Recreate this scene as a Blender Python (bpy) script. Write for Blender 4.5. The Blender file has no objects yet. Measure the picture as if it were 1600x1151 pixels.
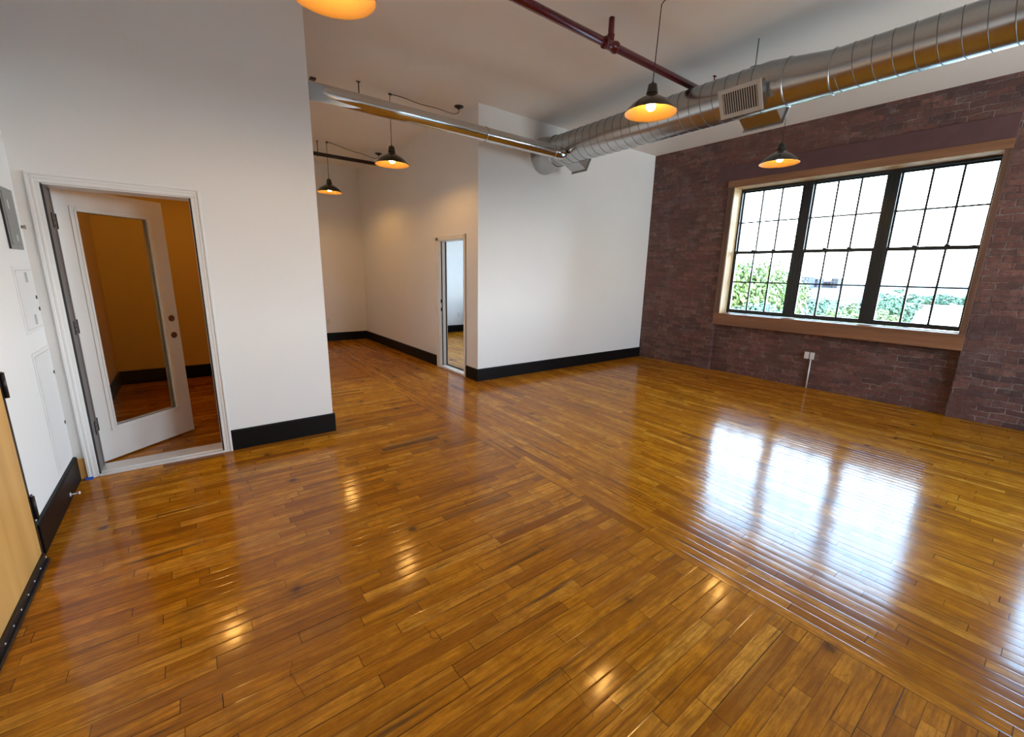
import bpy, bmesh, math, random
from mathutils import Vector, Matrix
from math import sin, cos, pi, radians

random.seed(7)
S = bpy.context.scene
COL = S.collection

# ------------------------------------------------------------------ camera
cam = bpy.data.cameras.new('camera')
cam.sensor_width = 36.0
cam.lens = 664.3459 / 1600 * 36.0
cam.clip_start = 0.05
cam.clip_end = 6000
camo = bpy.data.objects.new('camera', cam)
COL.objects.link(camo)
R_ = Vector((0.7976656, -0.60274298, 0.0207484))
U_ = Vector((0.11566, 0.18664679, 0.97559507))
F_ = Vector((0.5919057, 0.77579887, -0.21859498))
camo.matrix_world = Matrix(((R_.x, U_.x, -F_.x, 0), (R_.y, U_.y, -F_.y, 0), (R_.z, U_.z, -F_.z, 1.5), (0, 0, 0, 1)))
S.camera = camo

# ------------------------------------------------------------------ view + world
S.view_settings.view_transform = 'Standard'
S.view_settings.look = 'None'
S.view_settings.exposure = 1.12
S.view_settings.gamma = 1.0
S.view_settings.use_curve_mapping = False
S.cycles.max_bounces = 14
S.cycles.diffuse_bounces = 8
S.cycles.glossy_bounces = 5
S.cycles.transparent_max_bounces = 12
S.cycles.sample_clamp_indirect = 6.0
S.cycles.use_denoising = True
S.cycles.caustics_reflective = False

SKY_LOW, SKY_HIGH, SKY_GAIN = (0.86, 0.95, 1.0), (0.40, 0.67, 1.0), 13.5
world = bpy.data.worlds.new('overcast_sky')
S.world = world
world.use_nodes = True
wt = world.node_tree
wt.nodes.clear()
wo = wt.nodes.new('ShaderNodeOutputWorld')
wb = wt.nodes.new('ShaderNodeBackground')
tc = wt.nodes.new('ShaderNodeTexCoord')
sp = wt.nodes.new('ShaderNodeSeparateXYZ')
cr = wt.nodes.new('ShaderNodeValToRGB')
cr.color_ramp.elements[0].position = 0.0
cr.color_ramp.elements[0].color = (*SKY_LOW, 1)
cr.color_ramp.elements[1].position = 0.45
cr.color_ramp.elements[1].color = (*SKY_HIGH, 1)
wt.links.new(tc.outputs['Generated'], sp.inputs[0])
wt.links.new(sp.outputs['Z'], cr.inputs[0])
wt.links.new(cr.outputs[0], wb.inputs[0])
wb.inputs[1].default_value = SKY_GAIN
wt.links.new(wb.outputs[0], wo.inputs[0])

# ------------------------------------------------------------------ room numbers
XB, XBO = 6.81, 7.13          # brick wall inner / outer face
YW = 4.926                    # white end wall
XC = 3.151                    # hall side of the white block
YB = 9.539                    # far wall
YP, YP2 = 4.063, 4.27         # partition front / back
XP = 0.979                    # partition right end
XL = -0.766                   # left wall
H = 3.539
YN = -3.3                     # wall behind the camera
BH = 0.175                    # baseboard height

def portal(y0, y1, z0, z1):
    l = bpy.data.lights.new('window_portal', 'AREA')
    l.shape = 'RECTANGLE'
    l.size = z1 - z0; l.size_y = y1 - y0
    l.cycles.is_portal = True
    o = bpy.data.objects.new('window_portal', l)
    o.location = (XBO + 0.06, (y0 + y1) / 2, (z0 + z1) / 2)
    o.rotation_euler = (0, radians(90), 0)      # -Z looks to -X
    COL.objects.link(o)
WINDOWS = [(0.745, 3.465), (-2.92, -0.20), (5.50, 9.30)]  # first is seen; the others are unseen, placed to supply daylight
WZ0, WZ1 = 0.94, 2.83
for y0, y1 in WINDOWS:
    portal(y0, y1, WZ0, WZ1)
FILLWIN = [(3.6, 6.32)]          # invented window behind the camera, added to brighten the facing walls
for x0_, x1_ in FILLWIN:
    portal(0, x1_ - x0_, WZ0, WZ1)
    o = COL.objects[-1]
    o.location = ((x0_ + x1_) / 2, YN - 0.40, (WZ0 + WZ1) / 2)
    o.rotation_euler = (radians(90), 0, 0)
    o.data.size, o.data.size_y = x1_ - x0_, WZ1 - WZ0
    o.rotation_euler = (radians(90), 0, 0)

# ------------------------------------------------------------------ materials
def mat(name, color=(0.8, 0.8, 0.8), rough=0.5, metal=0.0, coat=0.0, noise=0.0, nscale=8.0, bump=0.0, bscale=60.0, emit=None, estr=0.0, spec=0.5):
    m = bpy.data.materials.new(name)
    m.use_nodes = True
    nt = m.node_tree
    b = nt.nodes['Principled BSDF']
    b.inputs['Base Color'].default_value = (*color, 1)
    b.inputs['Roughness'].default_value = rough
    b.inputs['Metallic'].default_value = metal
    b.inputs['Coat Weight'].default_value = coat
    b.inputs['Coat Roughness'].default_value = 0.08
    b.inputs['Specular IOR Level'].default_value = spec
    t = nt.nodes.new('ShaderNodeTexCoord')
    if noise > 0:
        n = nt.nodes.new('ShaderNodeTexNoise')
        n.inputs['Scale'].default_value = nscale
        n.inputs['Detail'].default_value = 5
        mx = nt.nodes.new('ShaderNodeMix'); mx.data_type = 'RGBA'
        mx.inputs[6].default_value = (*[c * (1 - noise) for c in color], 1)
        mx.inputs[7].default_value = (*[min(1, c * (1 + noise)) for c in color], 1)
        nt.links.new(t.outputs['Object'], n.inputs['Vector'])
        nt.links.new(n.outputs['Fac'], mx.inputs[0])
        nt.links.new(mx.outputs[2], b.inputs['Base Color'])
    if bump > 0:
        n2 = nt.nodes.new('ShaderNodeTexNoise')
        n2.inputs['Scale'].default_value = bscale
        n2.inputs['Detail'].default_value = 3
        bp = nt.nodes.new('ShaderNodeBump')
        bp.inputs['Strength'].default_value = bump
        bp.inputs['Distance'].default_value = 0.01
        nt.links.new(t.outputs['Object'], n2.inputs['Vector'])
        nt.links.new(n2.outputs['Fac'], bp.inputs['Height'])
        nt.links.new(bp.outputs[0], b.inputs['Normal'])
    if emit:
        b.inputs['Emission Color'].default_value = (*emit, 1)
        b.inputs['Emission Strength'].default_value = estr
    return m

class NG:
    """tiny helper for node graphs"""
    def __init__(s, m):
        s.nt = m.node_tree; s.b = s.nt.nodes['Principled BSDF']
        s.tc = s.nt.nodes.new('ShaderNodeTexCoord')
    def n(s, kind, **kw):
        x = s.nt.nodes.new(kind)
        for k, v in kw.items(): setattr(x, k, v)
        return x
    def L(s, a, b): s.nt.links.new(a, b)
    def put(s, sock, v):
        if isinstance(v, (int, float)): sock.default_value = v
        elif isinstance(v, tuple): sock.default_value = (*v, 1) if len(v) == 3 and sock.type == 'RGBA' else v
        else: s.L(v, sock)
    def math(s, op, a, b=0.0, c=None):
        x = s.n('ShaderNodeMath', operation=op); s.put(x.inputs[0], a); s.put(x.inputs[1], b)
        if c is not None: s.put(x.inputs[2], c)
        return x.outputs[0]
    def mix(s, f, a, b, blend='MIX'):
        x = s.n('ShaderNodeMix'); x.data_type = 'RGBA'; x.blend_type = blend
        s.put(x.inputs[0], f); s.put(x.inputs[6], a); s.put(x.inputs[7], b); return x.outputs[2]
    def mixf(s, f, a, b):
        x = s.n('ShaderNodeMix'); s.put(x.inputs[0], f); s.put(x.inputs[2], a); s.put(x.inputs[3], b); return x.outputs[0]
    def xyz(s, v):
        x = s.n('ShaderNodeSeparateXYZ'); s.L(v, x.inputs[0]); return x.outputs
    def comb(s, a, b, c=0.0):
        x = s.n('ShaderNodeCombineXYZ'); s.put(x.inputs[0], a); s.put(x.inputs[1], b); s.put(x.inputs[2], c); return x.outputs[0]
    def noise(s, v, scale, detail=4, rough=0.55):
        x = s.n('ShaderNodeTexNoise'); s.L(v, x.inputs['Vector']); x.inputs['Scale'].default_value = scale
        x.inputs['Detail'].default_value = detail; x.inputs['Roughness'].default_value = rough; return x.outputs['Fac']
    def ramp(s, f, stops):
        x = s.n('ShaderNodeValToRGB'); s.put(x.inputs[0], f); e = x.color_ramp.elements
        while len(e) < len(stops): e.new(0.5)
        for k, (p, c) in enumerate(stops):
            e[k].position = p; e[k].color = (*c, 1) if len(c) == 3 else c
        return x.outputs[0]
    def white(s, v):
        x = s.n('ShaderNodeTexWhiteNoise', noise_dimensions='3D'); s.L(v, x.inputs['Vector']); return x.outputs

def floor_material():
    m = bpy.data.materials.new('strip_oak_floor'); m.use_nodes = True
    g = NG(m)
    P = g.xyz(g.tc.outputs['Object'])
    X, Y = P[0], P[1]
    W = 0.064
    def field(along, across, seed):
        v = g.math('DIVIDE', across, W)
        row = g.math('FLOOR', v)
        fr = g.math('SUBTRACT', v, row)
        rnd = g.white(g.comb(row, seed, 0.37))[0]
        u = g.math('ADD', g.math('DIVIDE', along, 0.62), g.math('MULTIPLY', rnd, 97.0))
        vo = g.n('ShaderNodeTexVoronoi', voronoi_dimensions='1D', feature='F1'); g.L(u, vo.inputs['W']); vo.inputs['Scale'].default_value = 1.0
        ve = g.n('ShaderNodeTexVoronoi', voronoi_dimensions='1D', feature='DISTANCE_TO_EDGE'); g.L(u, ve.inputs['W']); ve.inputs['Scale'].default_value = 1.0
        cell = vo.outputs['W'] if 'W' in vo.outputs else vo.outputs[2]
        idv = g.comb(row, cell, seed)
        long_gap = g.math('MINIMUM', fr, g.math('SUBTRACT', 1.0, fr))
        long_gap = g.math('MULTIPLY', long_gap, W)
        end_gap = g.math('MULTIPLY', ve.outputs['Distance'], 0.62)
        return idv, long_gap, end_gap, fr
    border = (g.math('GREATER_THAN', X, 2.0))
    A = field(X, Y, 1.0)
    B = field(Y, g.math('ADD', X, 0.048), 5.0)
    def sel(a, b):
        return g.mixf(border, a, b)
    def selv(a, b):
        x = g.n('ShaderNodeMix'); x.data_type = 'VECTOR'; g.put(x.inputs[0], border); g.L(a, x.inputs[4]); g.L(b, x.inputs[5]); return x.outputs[1]
    idv = selv(A[0], B[0])
    lg, eg, fr = sel(A[1], B[1]), sel(A[2], B[2]), sel(A[3], B[3])
    # a plank edge where the two fields meet
    be = g.math('ABSOLUTE', g.math('SUBTRACT', X, 2.0))
    wn = g.white(idv)
    rid = wn[0]
    ridc = g.xyz(wn[1])
    # grain stretched along the plank
    ga = g.comb(g.math('MULTIPLY', X, 2.2), g.math('MULTIPLY', Y, 34.0), g.math('MULTIPLY', rid, 40.0))
    gb = g.comb(g.math('MULTIPLY', X, 34.0), g.math('MULTIPLY', Y, 2.2), g.math('MULTIPLY', rid, 40.0))
    gv = selv(ga, gb)
    grain = g.noise(gv, 1.6, 6, 0.62)
    grain2 = g.noise(gv, 0.45, 3, 0.5)
    col = g.ramp(ridc[0], [(0.0, (0.28, 0.090, 0.006)), (0.15, (0.42, 0.148, 0.006)), (0.5, (0.54, 0.200, 0.007)), (0.85, (0.64, 0.252, 0.012)), (1.0, (0.76, 0.34, 0.035))])
    col = g.mix(g.ramp(grain, [(0.28, (0.85,) * 3), (0.58, (0, 0, 0))]), col, (0.17, 0.048, 0.004))
    col = g.mix(g.ramp(grain2, [(0.54, (0, 0, 0)), (0.72, (0.55,) * 3)]), col, (0.62, 0.29, 0.03))
    # redder and greyer wide zones of old finish
    zone = g.noise(g.tc.outputs['Object'], 0.55, 3, 0.5)
    col = g.mix(g.ramp(zone, [(0.42, (0, 0, 0)), (0.68, (0.35,) * 3)]), col, (0.30, 0.085, 0.008))
    # dark stained single planks and streaks
    dark = g.math('GREATER_THAN', ridc[1], 0.988)
    col = g.mix(g.math('MULTIPLY', dark, 0.5), col, (0.07, 0.038, 0.020))
    # one charcoal-stained board in the open floor
    def between(v, a, b): return g.math('MULTIPLY', g.math('GREATER_THAN', v, a), g.math('LESS_THAN', v, b))
    one = g.math('MULTIPLY', between(X, 1.19, 1.72), between(Y, 52 * W, 53 * W))
    col = g.mix(g.math('MULTIPLY', one, 0.8), col, (0.045, 0.028, 0.018))
    fine = g.noise(selv(g.comb(g.math('MULTIPLY', X, 14.0), g.math('MULTIPLY', Y, 160.0), rid), g.comb(g.math('MULTIPLY', X, 160.0), g.math('MULTIPLY', Y, 14.0), rid)), 1.0, 5, 0.7)
    col = g.mix(g.ramp(fine, [(0.34, (0.55,) * 3), (0.52, (0, 0, 0))]), col, (0.20, 0.058, 0.004))
    streak = g.noise(selv(g.comb(g.math('MULTIPLY', X, 1.3), g.math('MULTIPLY', Y, 26.0), 3.0), g.comb(g.math('MULTIPLY', X, 26.0), g.math('MULTIPLY', Y, 1.3), 9.0)), 1.0, 3, 0.5)
    col = g.mix(g.ramp(streak, [(0.61, (0, 0, 0)), (0.72, (0.8,) * 3)]), col, (0.055, 0.026, 0.012))
    # knots and ink-dark spots
    kv = g.n('ShaderNodeTexVoronoi', feature='F1'); kv.inputs['Scale'].default_value = 2.9
    g.L(g.tc.outputs['Object'], kv.inputs['Vector'])
    kn = g.math('ADD', kv.outputs['Distance'], g.math('MULTIPLY', g.noise(g.tc.outputs['Object'], 30.0), 0.12))
    col = g.mix(g.ramp(kn, [(0.100, (0.85,) * 3), (0.155, (0.25,) * 3), (0.26, (0, 0, 0))]), col, (0.035, 0.018, 0.010))
    smear = g.noise(g.tc.outputs['Object'], 3.2, 5, 0.6)
    col = g.mix(g.ramp(smear, [(0.60, (0, 0, 0)), (0.76, (0.6,) * 3)]), col, (0.11, 0.042, 0.014))
    blot = g.noise(g.comb(g.math('MULTIPLY', X, 9.0), g.math('MULTIPLY', Y, 9.0), g.math('MULTIPLY', rid, 9.0)), 1.0, 6, 0.7)
    col = g.mix(g.ramp(blot, [(0.38, (0.45,) * 3), (0.56, (0, 0, 0))]), col, (0.24, 0.075, 0.004))
    # hairline scratches and cracks
    scv = g.n('ShaderNodeTexVoronoi', feature='DISTANCE_TO_EDGE'); scv.inputs['Scale'].default_value = 1.7
    wv = g.n('ShaderNodeVectorMath', operation='ADD'); g.L(g.tc.outputs['Object'], wv.inputs[0]); g.L(g.comb(g.noise(g.tc.outputs['Object'], 1.1), g.noise(g.tc.outputs['Object'], 1.4), 0.0), wv.inputs[1])
    g.L(wv.outputs[0], scv.inputs['Vector'])
    scr = g.math('MULTIPLY', g.math('LESS_THAN', scv.outputs['Distance'], 0.0022), g.math('GREATER_THAN', g.noise(g.tc.outputs['Object'], 1.9, 3), 0.55))
    col = g.mix(g.math('MULTIPLY', scr, 0.55), col, (0.16, 0.045, 0.006))
    # gaps
    gaps = g.math('MAXIMUM', g.math('LESS_THAN', lg, g.mixf(g.ramp(g.noise(gv, 0.22, 3, 0.6), [(0.50, (0, 0, 0)), (0.68, (1, 1, 1))]), 0.0010, 0.0042)), g.math('LESS_THAN', eg, 0.0016))
    gaps = g.math('MAXIMUM', gaps, g.math('LESS_THAN', be, 0.0022))
    gapw = g.math('MULTIPLY', gaps, g.mixf(ridc[2], 0.45, 1.0))
    col = g.mix(gapw, col, (0.035, 0.014, 0.006))
    g.L(col, g.b.inputs['Base Color'])
    g.b.inputs['Roughness'].default_value = 0.5
    g.b.inputs['Specular IOR Level'].default_value = 0.0
    g.b.inputs['Coat Weight'].default_value = 0.5
    g.b.inputs['Coat IOR'].default_value = 1.65
    cro = g.mixf(g.noise(g.tc.outputs['Object'], 1.6, 4), 0.10, 0.17)
    g.L(cro, g.b.inputs['Coat Roughness'])
    # every plank cups a little and sits a hair higher or lower
    cup = g.math('MULTIPLY', g.math('SUBTRACT', fr, 0.5), g.math('SUBTRACT', fr, 0.5))
    h = g.math('MULTIPLY', cup, -0.0007)
    h = g.math('ADD', h, g.math('MULTIPLY', rid, 0.0002))
    h = g.math('ADD', h, g.math('MULTIPLY', g.noise(gv, 0.30, 2, 0.4), 0.0012))
    h = g.math('ADD', h, g.math('MULTIPLY', g.noise(g.tc.outputs['Object'], 2.6, 3, 0.5), 0.0026))
    edge = g.math('MINIMUM', lg, 0.004)
    h = g.math('ADD', h, g.math('MULTIPLY', edge, 0.06))
    bp = g.n('ShaderNodeBump'); bp.inputs['Strength'].default_value = 1.0; bp.inputs['Distance'].default_value = 1.0
    g.L(h, bp.inputs['Height'])
    g.L(bp.outputs[0], g.b.inputs['Normal'])
    g.L(bp.outputs[0], g.b.inputs['Coat Normal'])
    return m

def brick_material():
    m = bpy.data.materials.new('old_red_brick'); m.use_nodes = True
    g = NG(m)
    P = g.xyz(g.tc.outputs['Object'])
    along = g.math('ADD', P[0], P[1])          # faces run along y; returns along x
    wob = g.noise(g.tc.outputs['Object'], 7.0, 3)
    wob2 = g.noise(g.comb(P[2], P[1], P[0]), 9.0, 3)
    uu = g.math('ADD', along, g.math('MULTIPLY', g.math('SUBTRACT', wob, 0.5), 0.055))
    vv = g.math('ADD', P[2], g.math('MULTIPLY', g.math('SUBTRACT', wob2, 0.5), 0.040))
    v = g.comb(uu, vv)
    br = g.n('ShaderNodeTexBrick'); g.L(v, br.inputs['Vector'])
    br.offset = 0.5
    br.inputs['Scale'].default_value = 1.0
    br.inputs['Brick Width'].default_value = 0.205
    br.inputs['Row Height'].default_value = 0.0685
    br.inputs['Mortar Size'].default_value = 0.0065
    br.inputs['Mortar Smooth'].default_value = 0.4
    br.inputs['Color1'].default_value = (0, 0, 0, 1); br.inputs['Color2'].default_value = (1, 1, 1, 1)
    br.inputs['Mortar'].default_value = (0.5, 0.5, 0.5, 1)
    col = g.ramp(br.outputs['Color'], [(0.0, (0.065, 0.034, 0.031)), (0.35, (0.120, 0.050, 0.041)), (0.7, (0.175, 0.070, 0.053)), (1.0, (0.25, 0.115, 0.085))])
    n1 = g.noise(g.tc.outputs['Object'], 22.0, 6, 0.7)
    col = g.mix(g.ramp(n1, [(0.42, (0.7,) * 3), (0.6, (0, 0, 0))]), col, (0.085, 0.040, 0.038))
    # grey and pale lime traces
    n2 = g.noise(g.tc.outputs['Object'], 3.0, 6, 0.7)
    col = g.mix(g.ramp(n2, [(0.52, (0, 0, 0)), (0.74, (0.6,) * 3)]), col, (0.20, 0.155, 0.145))
    mort = g.noise(g.tc.outputs['Object'], 4.5, 6, 0.75)
    mc = g.ramp(mort, [(0.38, (0.065, 0.042, 0.038)), (0.50, (0.15, 0.105, 0.092)), (0.64, (0.32, 0.25, 0.22))])
    patch = g.ramp(g.noise(g.tc.outputs['Object'], 1.3, 5, 0.65), [(0.38, (0.25,) * 3), (0.58, (1, 1, 1))])
    big = g.noise(g.tc.outputs['Object'], 0.8, 4, 0.6)
    col = g.mix(g.ramp(big, [(0.45, (0, 0, 0)), (0.62, (0.55,) * 3)]), col, (0.17, 0.060, 0.045))
    limes = g.noise(g.tc.outputs['Object'], 9.0, 5, 0.7)
    col = g.mix(g.math('MULTIPLY', patch, g.ramp(limes, [(0.56, (0, 0, 0)), (0.70, (0.55,) * 3)])), col, (0.22, 0.165, 0.145))
    col = g.mix(g.math('MULTIPLY', br.outputs['Fac'], patch), col, mc)
    spk = g.noise(g.tc.outputs['Object'], 38.0, 3, 0.6)
    col = g.mix(g.ramp(spk, [(0.72, (0, 0, 0)), (0.78, (0.7,) * 3)]), col, (0.48, 0.42, 0.38))
    g.L(col, g.b.inputs['Base Color'])
    g.b.inputs['Roughness'].default_value = 0.72
    h = g.math('MULTIPLY', g.math('SUBTRACT', 1.0, br.outputs['Fac']), 0.006)
    h = g.math('ADD', h, g.math('MULTIPLY', n1, 0.009))
    rb = g.white(g.comb(g.math('FLOOR', g.math('DIVIDE', vv, 0.0685)), g.math('FLOOR', g.math('DIVIDE', uu, 0.205)), 1.0))[0]
    h = g.math('ADD', h, g.math('MULTIPLY', g.noise(g.tc.outputs['Object'], 6.0, 4), 0.010))
    bp = g.n('ShaderNodeBump'); bp.inputs['Strength'].default_value = 1.0; bp.inputs['Distance'].default_value = 1.3
    g.L(h, bp.inputs['Height']); g.L(bp.outputs[0], g.b.inputs['Normal'])
    return m

def wood_material(name, c1, c2, axis='Y', rough=0.4, scale=1.0, coat=0.0):
    m = bpy.data.materials.new(name); m.use_nodes = True
    g = NG(m)
    P = list(g.xyz(g.tc.outputs['Object']))
    k = 'XYZ'.index(axis)
    V = [g.math('MULTIPLY', P[i], (1.6 if i == k else 22.0) * scale) for i in range(3)]
    n = g.noise(g.comb(*V), 1.0, 6, 0.6)
    n2 = g.noise(g.comb(*V), 0.28, 2, 0.5)
    col = g.ramp(n, [(0.32, c1), (0.66, c2)])
    col = g.mix(g.ramp(n2, [(0.45, (0, 0, 0)), (0.7, (0.5,) * 3)]), col, tuple(c * 0.6 for c in c1))
    g.L(col, g.b.inputs['Base Color'])
    g.b.inputs['Roughness'].default_value = rough
    g.b.inputs['Coat Weight'].default_value = coat
    return m

def galvanized(name, rough, bright=0.62, mottled=0.5):
    m = bpy.data.materials.new(name); m.use_nodes = True
    g = NG(m)
    vo = g.n('ShaderNodeTexVoronoi'); vo.inputs['Scale'].default_value = 55.0
    g.L(g.tc.outputs['Object'], vo.inputs['Vector'])
    sp_ = g.xyz(vo.outputs['Color'])[0]
    n = g.noise(g.tc.outputs['Object'], 6.0, 5, 0.6)
    f = g.math('ADD', g.math('MULTIPLY', sp_, 0.35 * mottled), g.math('MULTIPLY', n, 0.9 * mottled))
    lo = bright * (1 - 0.35 * mottled)
    col = g.mix(f, (lo, lo * 1.0, lo * 0.98), (bright * 1.15, bright * 1.17, bright * 1.17))
    g.L(col, g.b.inputs['Base Color'])
    g.b.inputs['Metallic'].default_value = 1.0
    g.L(g.mixf(n, rough * 0.75, rough * 1.3), g.b.inputs['Roughness'])
    bp = g.n('ShaderNodeBump'); bp.inputs['Strength'].default_value = 0.05; bp.inputs['Distance'].default_value = 0.004
    g.L(n, bp.inputs['Height']); g.L(bp.outputs[0], g.b.inputs['Normal'])
    return m

def glass_material(name, tint=(1, 1, 1)):
    m = bpy.data.materials.new(name); m.use_nodes = True
    nt = m.node_tree; nt.nodes.clear()
    o = nt.nodes.new('ShaderNodeOutputMaterial'); mx = nt.nodes.new('ShaderNodeMixShader')
    tr = nt.nodes.new('ShaderNodeBsdfTransparent'); tr.inputs[0].default_value = (*tint, 1)
    gl = nt.nodes.new('ShaderNodeBsdfGlossy'); gl.inputs['Roughness'].default_value = 0.0
    fr = nt.nodes.new('ShaderNodeFresnel'); fr.inputs[0].default_value = 1.5
    nt.links.new(fr.outputs[0], mx.inputs[0]); nt.links.new(tr.outputs[0], mx.inputs[1]); nt.links.new(gl.outputs[0], mx.inputs[2])
    nt.links.new(mx.outputs[0], o.inputs[0])
    return m

def wall_paint(name, c):
    m = mat(name, c, 0.62, noise=0.025, nscale=1.3, bump=0.05, bscale=160, spec=0.3)
    return m

M = {}
M['floor'] = floor_material()
M['brick'] = brick_material()
M['white'] = wall_paint('white_wall_paint', (0.83, 0.825, 0.81))
M['ceil'] = wall_paint('ceiling_paint', (0.88, 0.855, 0.815))
M['cream'] = wall_paint('cream_room_paint', (0.74, 0.54, 0.18))  # amber lamp glow of the side room put into its wall colour
M['gloss'] = mat('white_gloss_trim', (0.82, 0.82, 0.81), 0.28, bump=0.02, bscale=30)
M['black'] = mat('black_baseboard_paint', (0.006, 0.005, 0.005), 0.45, noise=0.3, nscale=12, bump=0.05, bscale=25, spec=0.18)
M['frame'] = mat('black_window_metal', (0.012, 0.015, 0.016), 0.35, bump=0.03)
M['casing'] = wood_material('window_casing_wood', (0.20, 0.085, 0.038), (0.31, 0.145, 0.068), 'Y', 0.45)  # backlit shade of the casing faces put into the wood colour
M['casingv'] = wood_material('window_side_casing_wood', (0.10, 0.045, 0.026), (0.16, 0.08, 0.048), 'Z', 0.5)  # side boards darker still, their shade put into the colour
M['lining'] = wood_material('pale_jamb_lining_wood', (0.68, 0.45, 0.22), (0.82, 0.60, 0.34), 'Z', 0.6)  # sky light falling on the jambs put into this paler colour
M['lintel'] = mat('maroon_painted_lintel', (0.10, 0.045, 0.048), 0.5, noise=0.3, nscale=5, bump=0.2, bscale=20)
M['orange'] = wood_material('honey_plywood_door', (0.60, 0.31, 0.085), (0.80, 0.47, 0.16), 'Z', 0.35, 0.35)
M['steel'] = mat('dark_steel', (0.035, 0.03, 0.03), 0.38, 0.6, noise=0.3, nscale=20)
M['jambgrey'] = mat('grey_jamb_paint', (0.17, 0.155, 0.15), 0.5, noise=0.15)
M['alu'] = mat('aluminium_sill', (0.78, 0.77, 0.76), 0.32, 0.25, noise=0.08)
M['duct'] = galvanized('galvanized_duct', 0.24, 0.50, 0.5)
M['chrome'] = galvanized('bright_duct_metal', 0.10, 0.66, 0.25)
M['seam'] = mat('duct_seam', (0.20, 0.21, 0.21), 0.4, 0.9, noise=0.2)
M['grille'] = mat('pale_grille_paint', (0.58, 0.57, 0.54), 0.45, noise=0.06)
M['void'] = mat('grille_interior', (0.02, 0.02, 0.022), 0.8, noise=0.2)
M['red'] = mat('red_pipe_paint', (0.115, 0.004, 0.009), 0.25, noise=0.12, nscale=10, coat=0.25)
M['darkpipe'] = mat('dark_pipe_paint', (0.022, 0.006, 0.007), 0.4, noise=0.15)
M['shade'] = mat('bronze_shade_enamel', (0.028, 0.022, 0.017), 0.22, 0.35, noise=0.2, nscale=14, coat=0.4)
M['enamel'] = mat('gold_shade_lining', (0.115, 0.068, 0.023), 0.5, noise=0.03)  # warm bulb glow on the lining put into its colour
M['cord'] = mat('black_cord', (0.012, 0.011, 0.010), 0.6, noise=0.2)
M['bulb'] = mat('lit_bulb', (1, 1, 1), 0.4, emit=(1.0, 0.55, 0.15), estr=150.0, noise=0.01)
M['panel'] = mat('grey_panel_enamel', (0.26, 0.27, 0.26), 0.42, noise=0.1, nscale=15)
M['plate'] = mat('white_plastic', (0.72, 0.71, 0.69), 0.35, noise=0.03)
M['slot'] = mat('dark_slot', (0.03, 0.03, 0.03), 0.6, noise=0.1)
M['linegrey'] = mat('shadow_gap_grey', (0.48, 0.48, 0.48), 0.5, noise=0.1)
M['glass'] = glass_material('clear_window_glass', (0.97, 0.99, 0.98))
M['doorglass'] = glass_material('clear_door_glass', (0.86, 0.90, 0.86))
M['tape'] = mat('blue_tape', (0.02, 0.12, 0.55), 0.6, noise=0.1)
M['brass'] = mat('latch_metal', (0.55, 0.50, 0.42), 0.3, 1.0, noise=0.1)
M['bore'] = mat('bored_wood_hole', (0.16, 0.07, 0.04), 0.7, noise=0.3, nscale=60)

# ------------------------------------------------------------------ mesh helpers
def box(bm, x0, x1, y0, y1, z0, z1, bev=0.0):
    r = bmesh.ops.create_cube(bm, size=1.0)
    vs = r['verts']
    for v in vs:
        v.co = Vector(((x0 + x1) / 2 + v.co.x * (x1 - x0), (y0 + y1) / 2 + v.co.y * (y1 - y0), (z0 + z1) / 2 + v.co.z * (z1 - z0)))
    if bev > 0:
        es = list({e for v in vs for e in v.link_edges})
        bmesh.ops.bevel(bm, geom=es, offset=bev, segments=2, affect='EDGES', profile=0.6)

def lathe(bm, prof, seg=40, M4=None):
    """prof = [(r, h)] along local z; M4 places it"""
    rings = []
    for r, h in prof:
        ring = []
        if r < 1e-6:
            ring = [bm.verts.new(Vector((0, 0, h)))]
        else:
            for k in range(seg):
                a = 2 * pi * k / seg
                ring.append(bm.verts.new(Vector((r * cos(a), r * sin(a), h))))
        rings.append(ring)
    for a, b in zip(rings, rings[1:]):
        for k in range(seg):
            k2 = (k + 1) % seg
            q = [a[k % len(a)], a[k2 % len(a)], b[k2 % len(b)], b[k % len(b)]]
            q = list(dict.fromkeys(q))
            if len(q) >= 3:
                try: bm.faces.new(q).smooth = True
                except ValueError: pass
    if M4 is not None:
        for ring in rings:
            for v in ring: v.co = M4 @ v.co
    return rings

def along(p0, p1):
    """matrix whose z runs from p0 to p1, origin p0"""
    p0, p1 = Vector(p0), Vector(p1)
    q = (p1 - p0).normalized().to_track_quat('Z', 'Y')
    return Matrix.Translation(p0) @ q.to_matrix().to_4x4()

def rod(bm, p0, p1, r, seg=16, cap=True):
    L = (Vector(p1) - Vector(p0)).length
    pr = [(r, 0), (r, L)]
    if cap: pr = [(0, 0)] + pr + [(0, L)]
    lathe(bm, pr, seg, along(p0, p1))

def tube(bm, pts, r, seg=8):
    pts = [Vector(p) for p in pts]
    rings = []
    nrm = None
    for i, p in enumerate(pts):
        t = (pts[min(i + 1, len(pts) - 1)] - pts[max(i - 1, 0)]).normalized()
        if nrm is None:
            nrm = t.orthogonal().normalized()
        else:
            nrm = (nrm - t * nrm.dot(t)).normalized()
        b = t.cross(nrm)
        rings.append([bm.verts.new(p + nrm * (r * cos(2 * pi * k / seg)) + b * (r * sin(2 * pi * k / seg))) for k in range(seg)])
    for a, b in zip(rings, rings[1:]):
        for k in range(seg):
            bm.faces.new([a[k], a[(k + 1) % seg], b[(k + 1) % seg], b[k]]).smooth = True
    bm.faces.new(rings[0][::-1]); bm.faces.new(rings[-1])

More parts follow.
